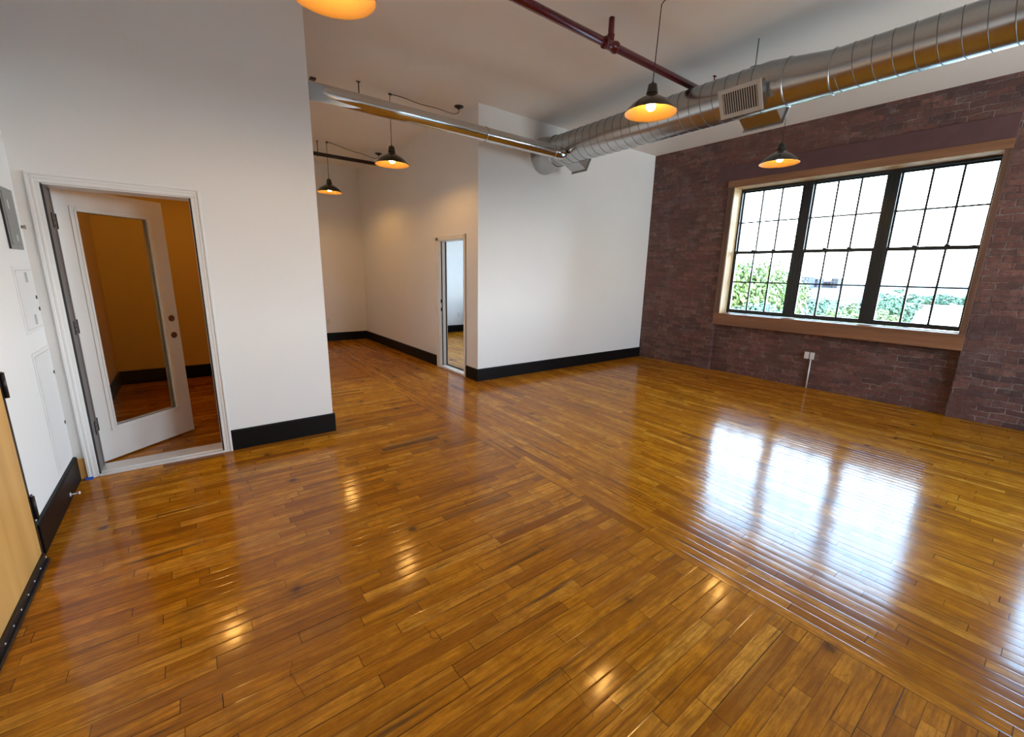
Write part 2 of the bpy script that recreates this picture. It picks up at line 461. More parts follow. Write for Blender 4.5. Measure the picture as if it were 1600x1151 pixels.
def smooth_path(pts, n=8):
    """Catmull-Rom through pts"""
    P = [Vector(p) for p in pts]
    P = [P[0] * 2 - P[1]] + P + [P[-1] * 2 - P[-2]]
    out = []
    for i in range(1, len(P) - 2):
        for k in range(n):
            t = k / n
            out.append(0.5 * ((2 * P[i]) + (-P[i - 1] + P[i + 1]) * t + (2 * P[i - 1] - 5 * P[i] + 4 * P[i + 1] - P[i + 2]) * t * t + (-P[i - 1] + 3 * P[i] - 3 * P[i + 1] + P[i + 2]) * t ** 3))
    out.append(P[-2])
    return out

def root_of(o):
    v = Vector((0, 0, 0))
    while o is not None:
        v += o.location; o = o.parent
    return v

def obj(name, bm, m, parent=None, at=None, X=None):
    """bm in world coordinates -> one mesh object, placed under parent"""
    if X is not None: bmesh.ops.transform(bm, matrix=X, verts=bm.verts)
    off = root_of(parent) if parent is not None else Vector((0, 0, 0))
    if at is not None: off = Vector(at)
    if off.length > 0: bmesh.ops.translate(bm, vec=-off, verts=bm.verts)
    bmesh.ops.recalc_face_normals(bm, faces=bm.faces)
    me = bpy.data.meshes.new(name)
    bm.to_mesh(me); bm.free()
    ms = m if isinstance(m, (list, tuple)) else [m]
    for x in ms: me.materials.append(x)
    o = bpy.data.objects.new(name, me)
    COL.objects.link(o)
    if parent is not None: o.parent = parent
    if at is not None: o.location = Vector(at) - (root_of(parent) if parent is not None else Vector((0, 0, 0)))
    return o

def boxes(name, L, m, parent=None, bev=0.0, X=None):
    bm = bmesh.new()
    for b in L: box(bm, *b, bev=bev)
    return obj(name, bm, m, parent, X=X)

def thing(name, label, cat, loc, group=None):
    o = bpy.data.objects.new(name, None); o.empty_display_size = 0.1
    COL.objects.link(o); o.location = loc
    o['label'] = label; o['category'] = cat
    if group: o['group'] = group
    return o

def tag(o, label, cat, group=None, kind=None):
    o['label'] = label; o['category'] = cat
    if group: o['group'] = group
    if kind: o['kind'] = kind
    return o

def struct(o, label=None, cat=None):
    o['kind'] = 'structure'
    if label: o['label'] = label
    if cat: o['category'] = cat
    return o

def sroot(name, loc, label, cat):
    o = bpy.data.objects.new(name, None); o.empty_display_size = 0.1
    COL.objects.link(o); o.location = loc
    return struct(o, label, cat)

# ================================================================== STRUCTURE
struct(boxes('floor', [(-1.2, 7.2, YN - 0.2, YB + 0.2, -0.12, 0.0)], M['floor']),
       'glossy honey-brown strip wood floor running through the whole loft', 'floor')
struct(boxes('ceiling', [(-1.2, 7.3, YN - 0.2, YB + 0.2, H, H + 0.2)], M['ceil']),
       'flat painted ceiling above the pipes and ducts', 'ceiling')

# brick wall with three window openings and a shallow niche below each window
bl = []
segs = []
y = YN - 0.2
wins = sorted(WINDOWS)
for (a, b) in wins:
    segs.append((y, a)); y = b
segs.append((y, YB + 0.2))
for a, b in segs: bl.append((XB, XBO, a, b, WZ0, H))
for a, b in wins:
    bl.append((XB, XBO, a, b, WZ1, H))
y = YN - 0.2
for a, b in wins:
    bl.append((XB, XBO, y, a - 0.05, 0, WZ0)); y = b + 0.075
    bl.append((XB + 0.07, XBO, a - 0.05, b + 0.075, 0, 0.80))
    bl.append((XB, XBO, a - 0.05, b + 0.075, 0.80, WZ0))
bl.append((XB, XBO, y, YB + 0.2, 0, WZ0))
struct(boxes('wall_right', bl, M['brick']), 'rough dark red exposed brick wall around the big window', 'wall')

# white end wall, hall wall with door opening, far wall, partition, left room, left wall, near wall
DY0, DY1, DZ = 5.285, 6.03, 1.955
struct(boxes('wall_end', [(XC, XB, YW, YW + 0.13, 0, H)], M['white']), 'bright white wall between the hall corner and the brick', 'wall')
struct(boxes('wall_hall', [(XC, XC + 0.13, YW + 0.13, DY0, 0, H), (XC, XC + 0.13, DY1, YB, 0, H), (XC, XC + 0.13, DY0, DY1, DZ, H)], M['white']),
       'white hall wall with the narrow doorway in it', 'wall')
struct(boxes('wall_back', [(-1.0, XB, YB, YB + 0.15, 0, H)], M['white']), 'far white wall closing the hall', 'wall')
LX0, LX1, LZ = -0.651, 0.108, 1.993
struct(boxes('wall_partition', [(XL, LX0, YP, YP2, 0, H), (LX1, XP, YP, YP2, 0, H), (LX0, LX1, YP, YP2, LZ, H)], M['white']),
       'white partition wall holding the open glazed door', 'wall')
struct(boxes('wall_hall_left', [(0.84, XP, YP2, YB, 0, H)], [M['white']]), 'hidden white side of the hall behind the partition', 'wall')
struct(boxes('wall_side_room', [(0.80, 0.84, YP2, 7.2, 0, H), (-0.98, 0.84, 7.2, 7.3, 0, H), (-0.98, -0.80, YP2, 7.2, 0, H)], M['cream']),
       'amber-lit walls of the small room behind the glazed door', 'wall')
EY0, EY1, EZ = 2.06, 3.02, 2.12
struct(boxes('wall_left', [(XL - 0.2, XL, YN, EY0, 0, H), (XL - 0.2, XL, EY1, YP2, 0, H), (XL - 0.2, XL, EY0, EY1, EZ, H)], M['white']),
       'white left wall carrying the electrical panel', 'wall')
nx2, nx3 = FILLWIN[0]
struct(boxes('wall_near', [(-1.0, nx2, YN - 0.32, YN, 0, H), (nx3, XBO, YN - 0.32, YN, 0, H),
                           (nx2, nx3, YN - 0.32, YN, 0, WZ0), (nx2, nx3, YN - 0.32, YN, WZ1, H)], M['white']), 'white wall behind the viewer', 'wall')

# baseboards: black, chamfered top
def baseboard(name, p0, p1, n, label, h=BH, t=0.016):
    """p0->p1 along the wall, n = direction into the room"""
    bm = bmesh.new()
    p0, p1, n = Vector((*p0, 0)), Vector((*p1, 0)), Vector((*n, 0))
    prof = [(0, 0.002), (t, 0.002), (t, h - 0.012), (t - 0.005, h - 0.002), (0, h)]
    A = [bm.verts.new(p0 + n * a + Vector((0, 0, b))) for a, b in prof]
    B = [bm.verts.new(p1 + n * a + Vector((0, 0, b))) for a, b in prof]
    k = len(prof)
    for i in range(k):
        bm.faces.new([A[i], A[(i + 1) % k], B[(i + 1) % k], B[i]])
    bm.faces.new(A[::-1]); bm.faces.new(B)
    struct(obj(name, bm, M['black']), label, 'baseboard')
baseboard('baseboard_end', (XC - 0.016, YW), (XB, YW), (0, -1), 'black baseboard under the bright white end wall')
baseboard('baseboard_hall_near', (XC, YW), (XC, 5.225), (-1, 0), 'short black baseboard between the corner and the narrow doorway')
baseboard('baseboard_hall', (XC, 6.10), (XC, YB), (-1, 0), 'black baseboard along the hall wall beyond the doorway')
baseboard('baseboard_back', (XP, YB), (XC - 0.016, YB), (0, -1), 'black baseboard on the far hall wall')
baseboard('baseboard_back_room', (XC + 0.13, YB), (XB, YB), (0, -1), 'black baseboard seen through the narrow doorway')
baseboard('baseboard_partition', (0.166, YP), (XP + 0.016, YP), (0, -1), 'black baseboard on the partition right of the glazed door')
baseboard('baseboard_partition_end', (XP, YP), (XP, YP2 + 3), (1, 0), 'black baseboard round the end of the partition')
baseboard('baseboard_left', (XL, 3.045), (XL, YP), (1, 0), 'black baseboard under the white access panel on the left wall', t=0.02)
baseboard('baseboard_left_near', (XL, YN), (XL, 2.0), (1, 0), 'black baseboard behind the viewer on the left wall')
baseboard('baseboard_room_back', (-0.80, 7.2), (0.80, 7.2), (0, -1), 'black baseboard at the back of the small amber room')
baseboard('baseboard_room_left', (-0.80, YP2), (-0.80, 7.184), (1, 0), 'black baseboard on the left of the small amber room')
baseboard('baseboard_room_right', (0.80, YP2), (0.80, 7.184), (-1, 0), 'black baseboard on the right of the small amber room')

# ------------------------------------------------------------------ windows
def make_window(idx, y0, y1, label, casing=True):
    yc = (y0 + y1) / 2
    W = sroot('window_%d' % idx, (XB, yc, WZ0), label, 'window')
    fx0, fx1 = XB + 0.215, XB + 0.306
    # frame: bars round the opening + mullions (dimensions follow window_1)
    fz0, fz1 = WZ0 + 0.012, WZ1 - 0.004
    ft = 0.028
    fr = [(fx0, fx1, y0 + 0.002, y1 - 0.002, fz0, fz0 + 0.034), (fx0, fx1, y0 + 0.002, y1 - 0.002, fz1 - ft, fz1),
          (fx0, fx1, y0 + 0.002, y0 + ft, fz0, fz1), (fx0, fx1, y1 - ft, y1 - 0.002, fz0, fz1)]
    boxes('window_frame', fr, M['frame'], W, 0.002)
    bays = [(y0 + 0.036, y0 + 0.836), (y0 + 0.952, y0 + 1.752), (y0 + 1.880, y0 + 2.680)]
    bays = [(y0 + ft, y0 + 0.832), (y0 + 0.960, y0 + 1.745), (y0 + 1.875, y1 - ft)]
    for a, b in ((bays[0][1], bays[1][0]), (bays[1][1], bays[2][0])):
        bm = bmesh.new()
        box(bm, fx0 - 0.004, fx1, a, b, fz0 + 0.03, fz1 - ft, 0.003)
        for q in (0.33, 0.66):      # grooved face of the mullion
            box(bm, fx0 - 0.010, fx0 + 0.01, a + (b - a) * q - 0.006, a + (b - a) * q + 0.006, fz0 + 0.04, fz1 - ft - 0.01, 0.002)
        obj('mullion', bm, M['frame'], W)
    zm = 1.89
    for (a, b) in bays:
        for up in (0, 1):
            sx0, sx1 = (fx0 + 0.012, fx0 + 0.045) if not up else (fx0 + 0.05, fx0 + 0.083)
            za, zb = (fz0 + 0.03, zm + 0.022) if not up else (zm - 0.022, fz1 - ft)
            st = 0.016
            rb = 0.026 if not up else 0.044
            rt = 0.044 if not up else 0.020
            bm = bmesh.new()
            box(bm, sx0, sx1, a, b, za, za + rb, 0.002); box(bm, sx0, sx1, a, b, zb - rt, zb, 0.002)
            box(bm, sx0, sx1, a, a + st, za + rb, zb - rt); box(bm, sx0, sx1, b - st, b, za + rb, zb - rt)
            sash = obj('sash', bm, M['frame'], W)
            gx = (sx0 + sx1) / 2
            bm = bmesh.new()
            for q in (1 / 3, 2 / 3):
                yy = a + st + (b - a - 2 * st) * q
                box(bm, gx - 0.009, gx + 0.009, yy - 0.011, yy + 0.011, za + rb, zb - rt)
            zz = (za + rb + zb - rt) / 2 + (-0.005 if up else -0.0)
            box(bm, gx - 0.008, gx + 0.008, a + st, b - st, zz - 0.010, zz + 0.010)
            obj('muntins', bm, M['frame'], sash)
            bm = bmesh.new()
            vs = [bm.verts.new((gx, p, q)) for p, q in ((a + st, za + rb), (b - st, za + rb), (b - st, zb - rt), (a + st, zb - rt))]
            bm.faces.new(vs)
            obj('glass_pane', bm, M['glass'], sash)
            if not up:
                bm = bmesh.new()
                for q in (0.33, 0.68):
                    yy = a + (b - a) * q
                    box(bm, sx0 - 0.012, sx0 + 0.02, yy - 0.025, yy + 0.025, zb, zb + 0.012, 0.003)
                    rod(bm, (sx0 + 0.002, yy, zb + 0.01), (sx0 + 0.002, yy + 0.02, zb + 0.022), 0.006, 8)
                obj('sash_lock', bm, M['frame'], sash)
    if not casing: return W
    # wooden jamb lining
    jt = 0.012
    boxes('jamb_lining', [(XB - 0.002, fx0, y1 - 0.004, y1 + jt, WZ0 - 0.01, WZ1 + jt), (XB - 0.002, fx0, y0 - jt, y0 + 0.004, WZ0 - 0.01, WZ1 + jt)], M['lining'], W)
    boxes('head_lining', [(XB - 0.002, fx0, y0, y1, WZ1 - 0.004, WZ1 + jt)], M['lining'], W)
    boxes('window_stool', [(XB - 0.028, fx0, y0 - 0.048, y1 + 0.08, WZ0 - 0.02, WZ0 + 0.004)], M['casing'], W, 0.003)
    boxes('apron', [(XB - 0.022, XB + 0.10, y0 - 0.056, y1 + 0.085, 0.762, WZ0 - 0.02)], M['casing'], W, 0.003)
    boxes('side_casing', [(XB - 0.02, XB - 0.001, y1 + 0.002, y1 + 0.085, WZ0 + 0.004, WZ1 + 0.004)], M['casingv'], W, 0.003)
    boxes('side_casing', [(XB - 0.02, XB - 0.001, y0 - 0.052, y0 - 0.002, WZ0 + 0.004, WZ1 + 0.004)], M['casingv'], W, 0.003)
    boxes('head_casing', [(XB - 0.024, XB - 0.001, y0 - 0.056, y1 + 0.095, WZ1 + 0.002, WZ1 + 0.098)], M['casing'], W, 0.003)
    boxes('lintel', [(XB - 0.018, XB - 0.001, y0 - 0.06, y1 + 0.27, WZ1 + 0.099, WZ1 + 0.325)], M['lintel'], W, 0.004)
make_window(1, *WINDOWS[0], 'big black-framed window of three sashes in wood casing on the brick wall')
make_window(2, *WINDOWS[1], 'second black-framed window in the brick behind the viewer')
make_window(3, *WINDOWS[2], 'black-framed window of the room behind the white end wall')

for i_, (a_, b_) in enumerate(FILLWIN):
    w_ = make_window(4 + i_, WINDOWS[0][0], WINDOWS[0][1], 'black-framed window in the near wall behind the viewer', casing=False)
    w_.location = ((a_ + b_) / 2, YN, WZ0)
    w_.rotation_euler = (0, 0, radians(-90))

# ------------------------------------------------------------------ door casings and doors
def casing_profile(name, pts, label, m):
    pass
def door_casing_front(name, x0, x1, z1, yf, w, label):
    """casing on a wall whose face is y=yf looking to -y"""
    t = sroot(name, (x0, yf, 0), label, 'door casing')
    e = 0.001
    for a, b, c, d in ((x0 - w, x0, x0 - w, x0 - w + 0.016), (x1, x1 + w, x1 + w - 0.016, x1 + w)):
        bm = bmesh.new()
        box(bm, a, b, yf - 0.014, yf - e, 0, z1 - 0.0005, 0.003)
        box(bm, c, d, yf - 0.024, yf - e, 0, z1 + w - 0.0165, 0.003)
        mid = (a + b) / 2
        box(bm, mid - 0.006, mid + 0.006, yf - 0.018, yf - 0.002, 0, z1 + w * 0.5 - 0.007, 0.002)
        obj('side_trim', bm, M['gloss'], t)
    bm = bmesh.new()
    box(bm, x0 - w + 0.002, x1 + w - 0.002, yf - 0.014, yf - e, z1, z1 + w - 0.001, 0.003)
    box(bm, x0 - w + 0.002, x1 + w - 0.002, yf - 0.024, yf - e, z1 + w - 0.016, z1 + w + 0.001, 0.003)
    box(bm, x0 - w * .5, x1 + w * .5, yf - 0.018, yf - 0.002, z1 + w * .5 - 0.006, z1 + w * .5 + 0.006, 0.002)
    obj('head_trim', bm, M['gloss'], t)
    return t
T1 = door_casing_front('trim_1', LX0, LX1, LZ, YP, 0.058, 'white moulded casing round the open glazed door')
boxes('jamb', [(LX0, LX0 + 0.008, YP + 0.001, YP2, 0.012, LZ), (LX0 + 0.008, LX0 + 0.014, YP2 - 0.05, YP2 - 0.03, 0.02, LZ - 0.01)], M['jambgrey'], T1)
boxes('jamb', [(LX1 - 0.008, LX1, YP + 0.001, YP2, 0.012, LZ)], M['gloss'], T1)
boxes('head_jamb', [(LX0 + 0.008, LX1 - 0.008, YP + 0.001, YP2, LZ - 0.008, LZ)], M['gloss'], T1)
boxes('weatherstrip', [(LX0, LX0 + 0.010, YP - 0.002, YP + 0.010, 0.014, LZ - 0.008), (LX1 - 0.010, LX1, YP - 0.002, YP + 0.010, 0.014, LZ - 0.008)], M['slot'], T1)
bm = bmesh.new()
box(bm, LX0, LX1, YP - 0.02, YP2, 0.0, 0.016, 0.004)
box(bm, LX0, LX1, YP + 0.03, YP + 0.05, 0.014, 0.022, 0.003)
obj('door_sill', bm, M['alu'], T1)

# hall doorway: casing on x = XC, looking to -x
T2 = sroot('trim_2', (XC, DY0, 0), 'white casing, jambs and sill of the narrow hall doorway', 'door casing')
cw = 0.055
for a, b, c in ((DY0 - cw, DY0, DY0 - cw), (DY1, DY1 + cw + 0.03, DY1 + cw + 0.014)):
    boxes('side_trim', [(XC - 0.014, XC - 0.001, a, b, 0, DZ + 0.055), (XC - 0.022, XC - 0.001, c, c + 0.016, 0, DZ + 0.057)], M['gloss'], T2, 0.003)
boxes('head_trim', [(XC - 0.014, XC - 0.001, DY0 - cw, DY1 + cw + 0.03, DZ, DZ + 0.055), (XC - 0.022, XC - 0.001, DY0 - cw, DY1 + cw + 0.03, DZ + 0.042, DZ + 0.059)], M['gloss'], T2, 0.003)
boxes('jamb', [(XC + 0.001, XC + 0.13, DY1 - 0.010, DY1, 0.02, DZ)], M['gloss'], T2)
boxes('jamb', [(XC + 0.001, XC + 0.13, DY0, DY0 + 0.010, 0.02, DZ)], M['gloss'], T2)
boxes('head_jamb', [(XC + 0.001, XC + 0.13, DY0, DY1, DZ - 0.010, DZ)], M['gloss'], T2)
boxes('weatherstrip', [(XC + 0.030, XC + 0.042, DY1 - 0.024, DY1 - 0.010, 0.03, DZ - 0.01)], M['slot'], T2)
boxes('weatherstrip', [(XC + 0.100, XC + 0.116, DY1 - 0.024, DY1 - 0.010, 0.03, DZ - 0.01), (XC + 0.096, XC + 0.116, DY0 + 0.01, DY1 - 0.01, 0.030, 0.046)], M['slot'], T2)
boxes('door_sill', [(XC - 0.012, XC + 0.14, DY0, DY1, 0.0, 0.03)], M['gloss'], T2, 0.003)
for z in (1.051, 0.923):
    bm = bmesh.new()
    box(bm, XC + 0.014, XC + 0.032, DY1 - 0.013, DY1 - 0.009, z - 0.028, z + 0.028, 0.001)
    rod(bm, (XC + 0.023, DY1 - 0.016, z), (XC + 0.023, DY1 - 0.008, z), 0.011, 12)
    obj('strike_plate', bm, M['steel'], T2)

# the open glazed door leaf: hinge at (-.655, 4.285), swung 40 degrees into the room
D1 = sroot('door_1', (-0.663, 4.293, 0.012), 'open white door with one tall glass panel and missing knob', 'door')
LW, LT, LH = 0.762, 0.040, 2.010
ang = math.atan2(0.489, 0.581)
XD = Matrix.Translation((-0.663, 4.293, 0.0)) @ Matrix.Rotation(ang, 4, 'Z')
gx0, gx1, gz0, gz1 = 0.128, 0.636, 0.262, 1.872
bm = bmesh.new()
z0, z1 = 0.014, LH
box(bm, 0, gx0, 0, LT, z0, z1); box(bm, gx1, LW, 0, LT, z0, z1)
box(bm, gx0, gx1, 0, LT, z0, gz0); box(bm, gx0, gx1, 0, LT, gz1, z1)
door = obj('door_leaf', bm, M['gloss'], D1, X=XD)
mt = 0.030
def mould(w, yy0, yy1, m_):
    a0, a1, b0, b1 = gx0 - w + 0.012, gx1 + w - 0.012, gz0 - w + 0.012, gz1 + w - 0.012
    return [(a0, a0 + w, yy0, yy1, b0, b1), (a1 - w, a1, yy0, yy1, b0, b1), (a0 + w, a1 - w, yy0, yy1, b0, b0 + w), (a0 + w, a1 - w, yy0, yy1, b1 - w, b1)]
boxes('glazing_bead', mould(0.036, -0.010, 0.0, 0), M['gloss'], D1, 0.004, XD)
boxes('glazing_bead', mould(0.014, -0.016, -0.008, 0), M['gloss'], D1, 0.003, XD)
boxes('glazing_bead', mould(0.036, LT, LT + 0.010, 0), M['gloss'], D1, 0.004, XD)
bm = bmesh.new()
bm.faces.new([bm.verts.new(v) for v in ((gx0, LT / 2, gz0), (gx1, LT / 2, gz0), (gx1, LT / 2, gz1), (gx0, LT / 2, gz1))])
obj('door_glass', bm, M['doorglass'], D1, X=XD)
for z in (1.055, 0.909):
    bm = bmesh.new()
    lathe(bm, [(0.0, 0.0005), (0.017, 0.0005), (0.023, 0.0), (0.027, 0.0015), (0.027, 0.003)], 24, XD @ Matrix.Translation((0.704, 0, z)) @ Matrix.Rotation(radians(90), 4, 'X'))
    obj('knob_bore', bm, M['bore'], D1)
for z in (1.778, 1.066, 0.331):
    bm = bmesh.new()
    box(bm, LX0 + 0.008, LX0 + 0.013, YP2 - 0.105, YP2 - 0.025, z - 0.048, z + 0.048, 0.001)
    rod(bm, (LX0 + 0.008, YP2 + 0.004, z - 0.05), (LX0 + 0.008, YP2 + 0.004, z + 0.05), 0.008, 12)
    for k in (-0.03, 0, 0.03):
        rod(bm, (LX0 + 0.012, YP2 - 0.065, z + k), (LX0 + 0.016, YP2 - 0.065, z + k), 0.005, 8)
    obj('hinge', bm, M['steel'], D1)

# entry door in the left wall
D2 = sroot('door_2', (XL, EY0, 0), 'honey-coloured wooden entry door in a dark steel frame at left edge', 'door')
boxes('door_leaf', [(XL - 0.02, XL + 0.022, EY0 + 0.05, EY1 - 0.045, 0.045, EZ - 0.05)], M['orange'], D2, 0.002)
boxes('door_frame', [(XL - 0.05, XL + 0.016, EY1 - 0.043, EY1 + 0.010, 0, EZ + 0.01), (XL - 0.05, XL + 0.016, EY0 - 0.01, EY0 + 0.045, 0, EZ + 0.01), (XL - 0.05, XL + 0.016, EY0 + 0.045, EY1 - 0.043, EZ - 0.045, EZ + 0.01)], M['steel'], D2, 0.003)
bm = bmesh.new()
box(bm, XL - 0.05, XL + 0.048, EY0 + 0.046, EY1 - 0.044, 0.0, 0.012, 0.004)
box(bm, XL + 0.02, XL + 0.034, EY0 + 0.05, EY1 - 0.046, 0.010, 0.044, 0.002)
sill = obj('door_sweep', bm, M['steel'], D2)
for k in range(9):
    bm = bmesh.new(); yy = EY1 - 0.055 - k * 0.108
    rod(bm, (XL + 0.033, yy, 0.024), (XL + 0.0365, yy, 0.024), 0.0042, 10)
    obj('screw', bm, M['alu'], sill)
for z in (0.287, 0.93, 1.75):
    bm = bmesh.new()
    box(bm, XL + 0.014, XL + 0.021, EY1 - 0.06, EY1 + 0.03, z - 0.06, z + 0.06, 0.001)
    rod(bm, (XL + 0.028, EY1 - 0.012, z - 0.062), (XL + 0.028, EY1 - 0.012, z + 0.062), 0.009, 12)
    obj('hinge', bm, M['steel'], D2)
boxes('blocking', [(XL - 0.19, XL - 0.06, EY0 + 0.001, EY1 - 0.001, 0.0, EZ)], M['void'], D2)

# ================================================================== CEILING SERVICES
# big spiral duct along y at x=4.24
DX, DZB = 4.24, 2.93
def radius_at(y):
    if y > 1.95: r = 0.190
    elif y > 1.50: r = 0.155 + (y - 1.50) / 0.45 * 0.035
    else: r = 0.155
    if y > 4.62: r += (min(y, 4.90) - 4.62) / 0.28 * 0.045
    return r
duct = thing('spiral_duct', 'large galvanized spiral air duct crossing below the ceiling past the window', 'duct', (DX, -0.4, DZB))
bm = bmesh.new()
ys = [-3.28, -2.0, 0.0, 1.0, 1.49, 1.50, 1.6, 1.7, 1.8, 1.9, 1.95, 2.0, 3.0, 4.0, 4.5, 4.62, 4.66, 4.70, 4.74, 4.78, 4.82, 4.86, 4.90, 4.925]
rings = []
SEG = 72
for yy in ys:
    r = radius_at(yy)
    if yy > 4.62:
        t = (min(yy, 4.90) - 4.62) / 0.28
        r = 0.190 + 0.048 * t * t * (3 - 2 * t)
    zc = DZB + radius_at(min(yy, 4.6)) - (r - 0.19 if yy > 4.62 else 0) * 0.3
    rings.append([bm.verts.new((DX + r * cos(2 * pi * k / SEG), yy, zc + r * sin(2 * pi * k / SEG))) for k in range(SEG)])
for a, b in zip(rings, rings[1:]):
    for k in range(SEG):
        bm.faces.new([a[k], a[(k + 1) % SEG], b[(k + 1) % SEG], b[k]]).smooth = True
obj('duct_body', bm, M['duct'], duct)
def helix(y0, y1, pitch, r_extra, rr):
    bm = bmesh.new(); n = 30; pts = []
    tot = (y1 - y0) / pitch
    N = int(tot * n)
    for i in range(N + 1):
        yy = y0 + (y1 - y0) * i / N
        a = -2 * pi * (yy - y0) / pitch
        r = radius_at(yy) + r_extra
        pts.append((DX + r * cos(a), yy, DZB + radius_at(yy) + r * sin(a)))
    tube(bm, pts, rr, 5)
    return bm
obj('spiral_seam', helix(1.98, 4.60, 0.116, 0.0005, 0.0032), M['seam'], duct)
obj('spiral_seam', helix(-2.9, 1.44, 0.113, 0.0005, 0.0032), M['seam'], duct)
for yy in (1.48, 1.80, 4.63):
    bm = bmesh.new(); r = radius_at(yy) + 0.003; zc = DZB + radius_at(yy)
    tube(bm, [(DX + r * cos(2 * pi * k / 60), yy, zc + r * sin(2 * pi * k / 60)) for k in range(61)], 0.006, 6)
    obj('joint_collar', bm, M['duct'], duct)
bm = bmesh.new(); rod(bm, (4.242, 2.113, 3.29), (4.242, 2.113, H), 0.005, 8)
box(bm, 4.20, 4.285, 2.09, 2.135, 3.300, 3.318, 0.003)
obj('hanger_rod', bm, M['seam'], duct)
bm = bmesh.new(); rod(bm, (4.242, -1.2, 3.22), (4.242, -1.2, H), 0.005, 8); obj('hanger_rod', bm, M['seam'], duct)

def grille_box(y0, y1, side, th, dist, hh):
    """rectangular take-off leaving the duct th degrees below level; side=-1 viewer's side, +1 window side"""
    a = radians(th)
    u = Vector((side * cos(a), 0, -sin(a))); v = Vector((0, 1, 0)); t = u.cross(v)
    if t.z < 0: t = -t
    X = Matrix(((u.x, v.x, t.x, DX), (u.y, v.y, t.y, 0), (u.z, v.z, t.z, 3.12), (0, 0, 0, 1)))
    boxes('takeoff_box', [(0.05, dist, y0, y1, -hh, hh)], M['duct'], duct, 0.002, X)
    f = 0.016
    g0, g1, h0, h1 = y0 - f, y1 + f, -hh - f, hh + f
    w = 0.034
    bm = bmesh.new()
    box(bm, dist, dist + 0.010, g0, g0 + w, h0, h1, 0.002); box(bm, dist, dist + 0.010, g1 - w, g1, h0, h1, 0.002)
    box(bm, dist, dist + 0.010, g0 + w, g1 - w, h0, h0 + w, 0.002); box(bm, dist, dist + 0.010, g0 + w, g1 - w, h1 - w, h1, 0.002)
    fr = obj('grille_frame', bm, M['grille'], duct, X=X)
    boxes('grille_void', [(dist, dist + 0.002, g0 + w, g1 - w, h0 + w, h1 - w)], M['void'], fr, X=X)
    n = 15
    for k in range(n):
        yy = g0 + w + (g1 - g0 - 2 * w) * (k + 0.5) / n
        boxes('slat', [(dist + 0.002, dist + 0.009, yy - 0.0035, yy + 0.0035, h0 + w, h1 - w)], M['grille'], fr, X=X)
grille_box(1.925, 2.255, -1, 28, 0.262, 0.100)
grille_box(1.925, 2.255, 1, 28, 0.320, 0.100)
grille_box(4.36, 4.62, 1, 25, 0.350, 0.095)

# small bright duct along x in front of the white corner
sd = thing('straight_duct', 'slim bright metal duct running left from the big duct along the partition', 'duct', (2.4, 4.32, 2.94))
bm = bmesh.new()
prof = [(0.0, -0.2), (0.073, -0.2), (0.073, 1.15), (0.073, 2.60), (0.073, 3.05), (0.0735, 3.06), (0.076, 3.07), (0.076, 3.16), (0.055, 3.215), (0.050, 3.225)]
lathe(bm, prof, 48, along((0.84, 4.32, 2.995), (5.0, 4.32, 2.995)))
o = obj('duct_body', bm, M['chrome'], sd)
for xx in (2.85, 3.87):
    bm = bmesh.new()
    tube(bm, [(xx, 4.32 + 0.0755 * cos(2 * pi * k / 40), 2.995 + 0.0755 * sin(2 * pi * k / 40)) for k in range(41)], 0.0035, 6)
    obj('joint_collar', bm, M['chrome'], sd)

# sprinkler pipes along x at y = 2.72, 5.3, 8.0
def sprinkler(y, x0, x1, z, r, m, label, tees, rods):
    t = thing('sprinkler_pipe', label, 'pipe', ((x0 + x1) / 2, y, z), 'sprinkler pipes under the ceiling')
    bm = bmesh.new(); rod(bm, (x0, y, z), (x1, y, z), r, 28); obj('pipe_run', bm, m, t)
    for xt in tees:
        bm = bmesh.new()
        lathe(bm, [(r, -0.075), (r + 0.013, -0.072), (r + 0.013, -0.050), (r + 0.007, -0.046), (r + 0.007, 0.046), (r + 0.013, 0.050), (r + 0.013, 0.072), (r, 0.075)], 28, along((xt, y, z), (xt + 1, y, z)))
        lathe(bm, [(r * 0.9, 0.02), (r * 0.9, r + 0.02), (r * 0.95, r + 0.03), (r * 0.95, r + 0.045), (0.02, r + 0.048)], 24, along((xt, y, z), (xt, y, z + 1)))
        obj('tee_fitting', bm, m, t)
        bm = bmesh.new(); rod(bm, (xt, y, z + r), (xt, y, H), 0.024, 20)
        obj('riser', bm, m, t)
    for xt in rods:
        bm = bmesh.new(); rod(bm, (xt, y, z + r), (xt, y, H), 0.006, 10)
        box(bm, xt - 0.02, xt + 0.02, y - 0.012, y + 0.012, H - 0.006, H, 0.001)
        tube(bm, [(xt, y + (r + 0.004) * cos(2 * pi * k / 24), z + (r + 0.004) * sin(2 * pi * k / 24)) for k in range(25)], 0.005, 6)
        obj('hanger_rod', bm, M['slot'] if m is not M['red'] else m, t)
    return t
sprinkler(2.72, XL, 4.74, 3.345, 0.032, M['red'], 'dark red sprinkler pipe nearest the viewer, crossing above the hanging lamp', [3.02], [4.64, 1.0])
sprinkler(5.28, XP, XC, 3.345, 0.026, M['darkpipe'], 'sprinkler pipe mostly hidden behind the slim bright duct', [], [1.80])
sprinkler(8.00, XP, XC, 3.345, 0.030, M['darkpipe'], 'dark sprinkler pipe deep in the hall above the farthest lamp', [], [2.00])
# small square ceiling bracket
tag(boxes('ceiling_bracket', [(1.35, 1.41, 5.49, 5.56, H - 0.02, H)], M['darkpipe'], None, 0.004), 'tiny square bracket on the ceiling left above the slim duct', 'bracket')

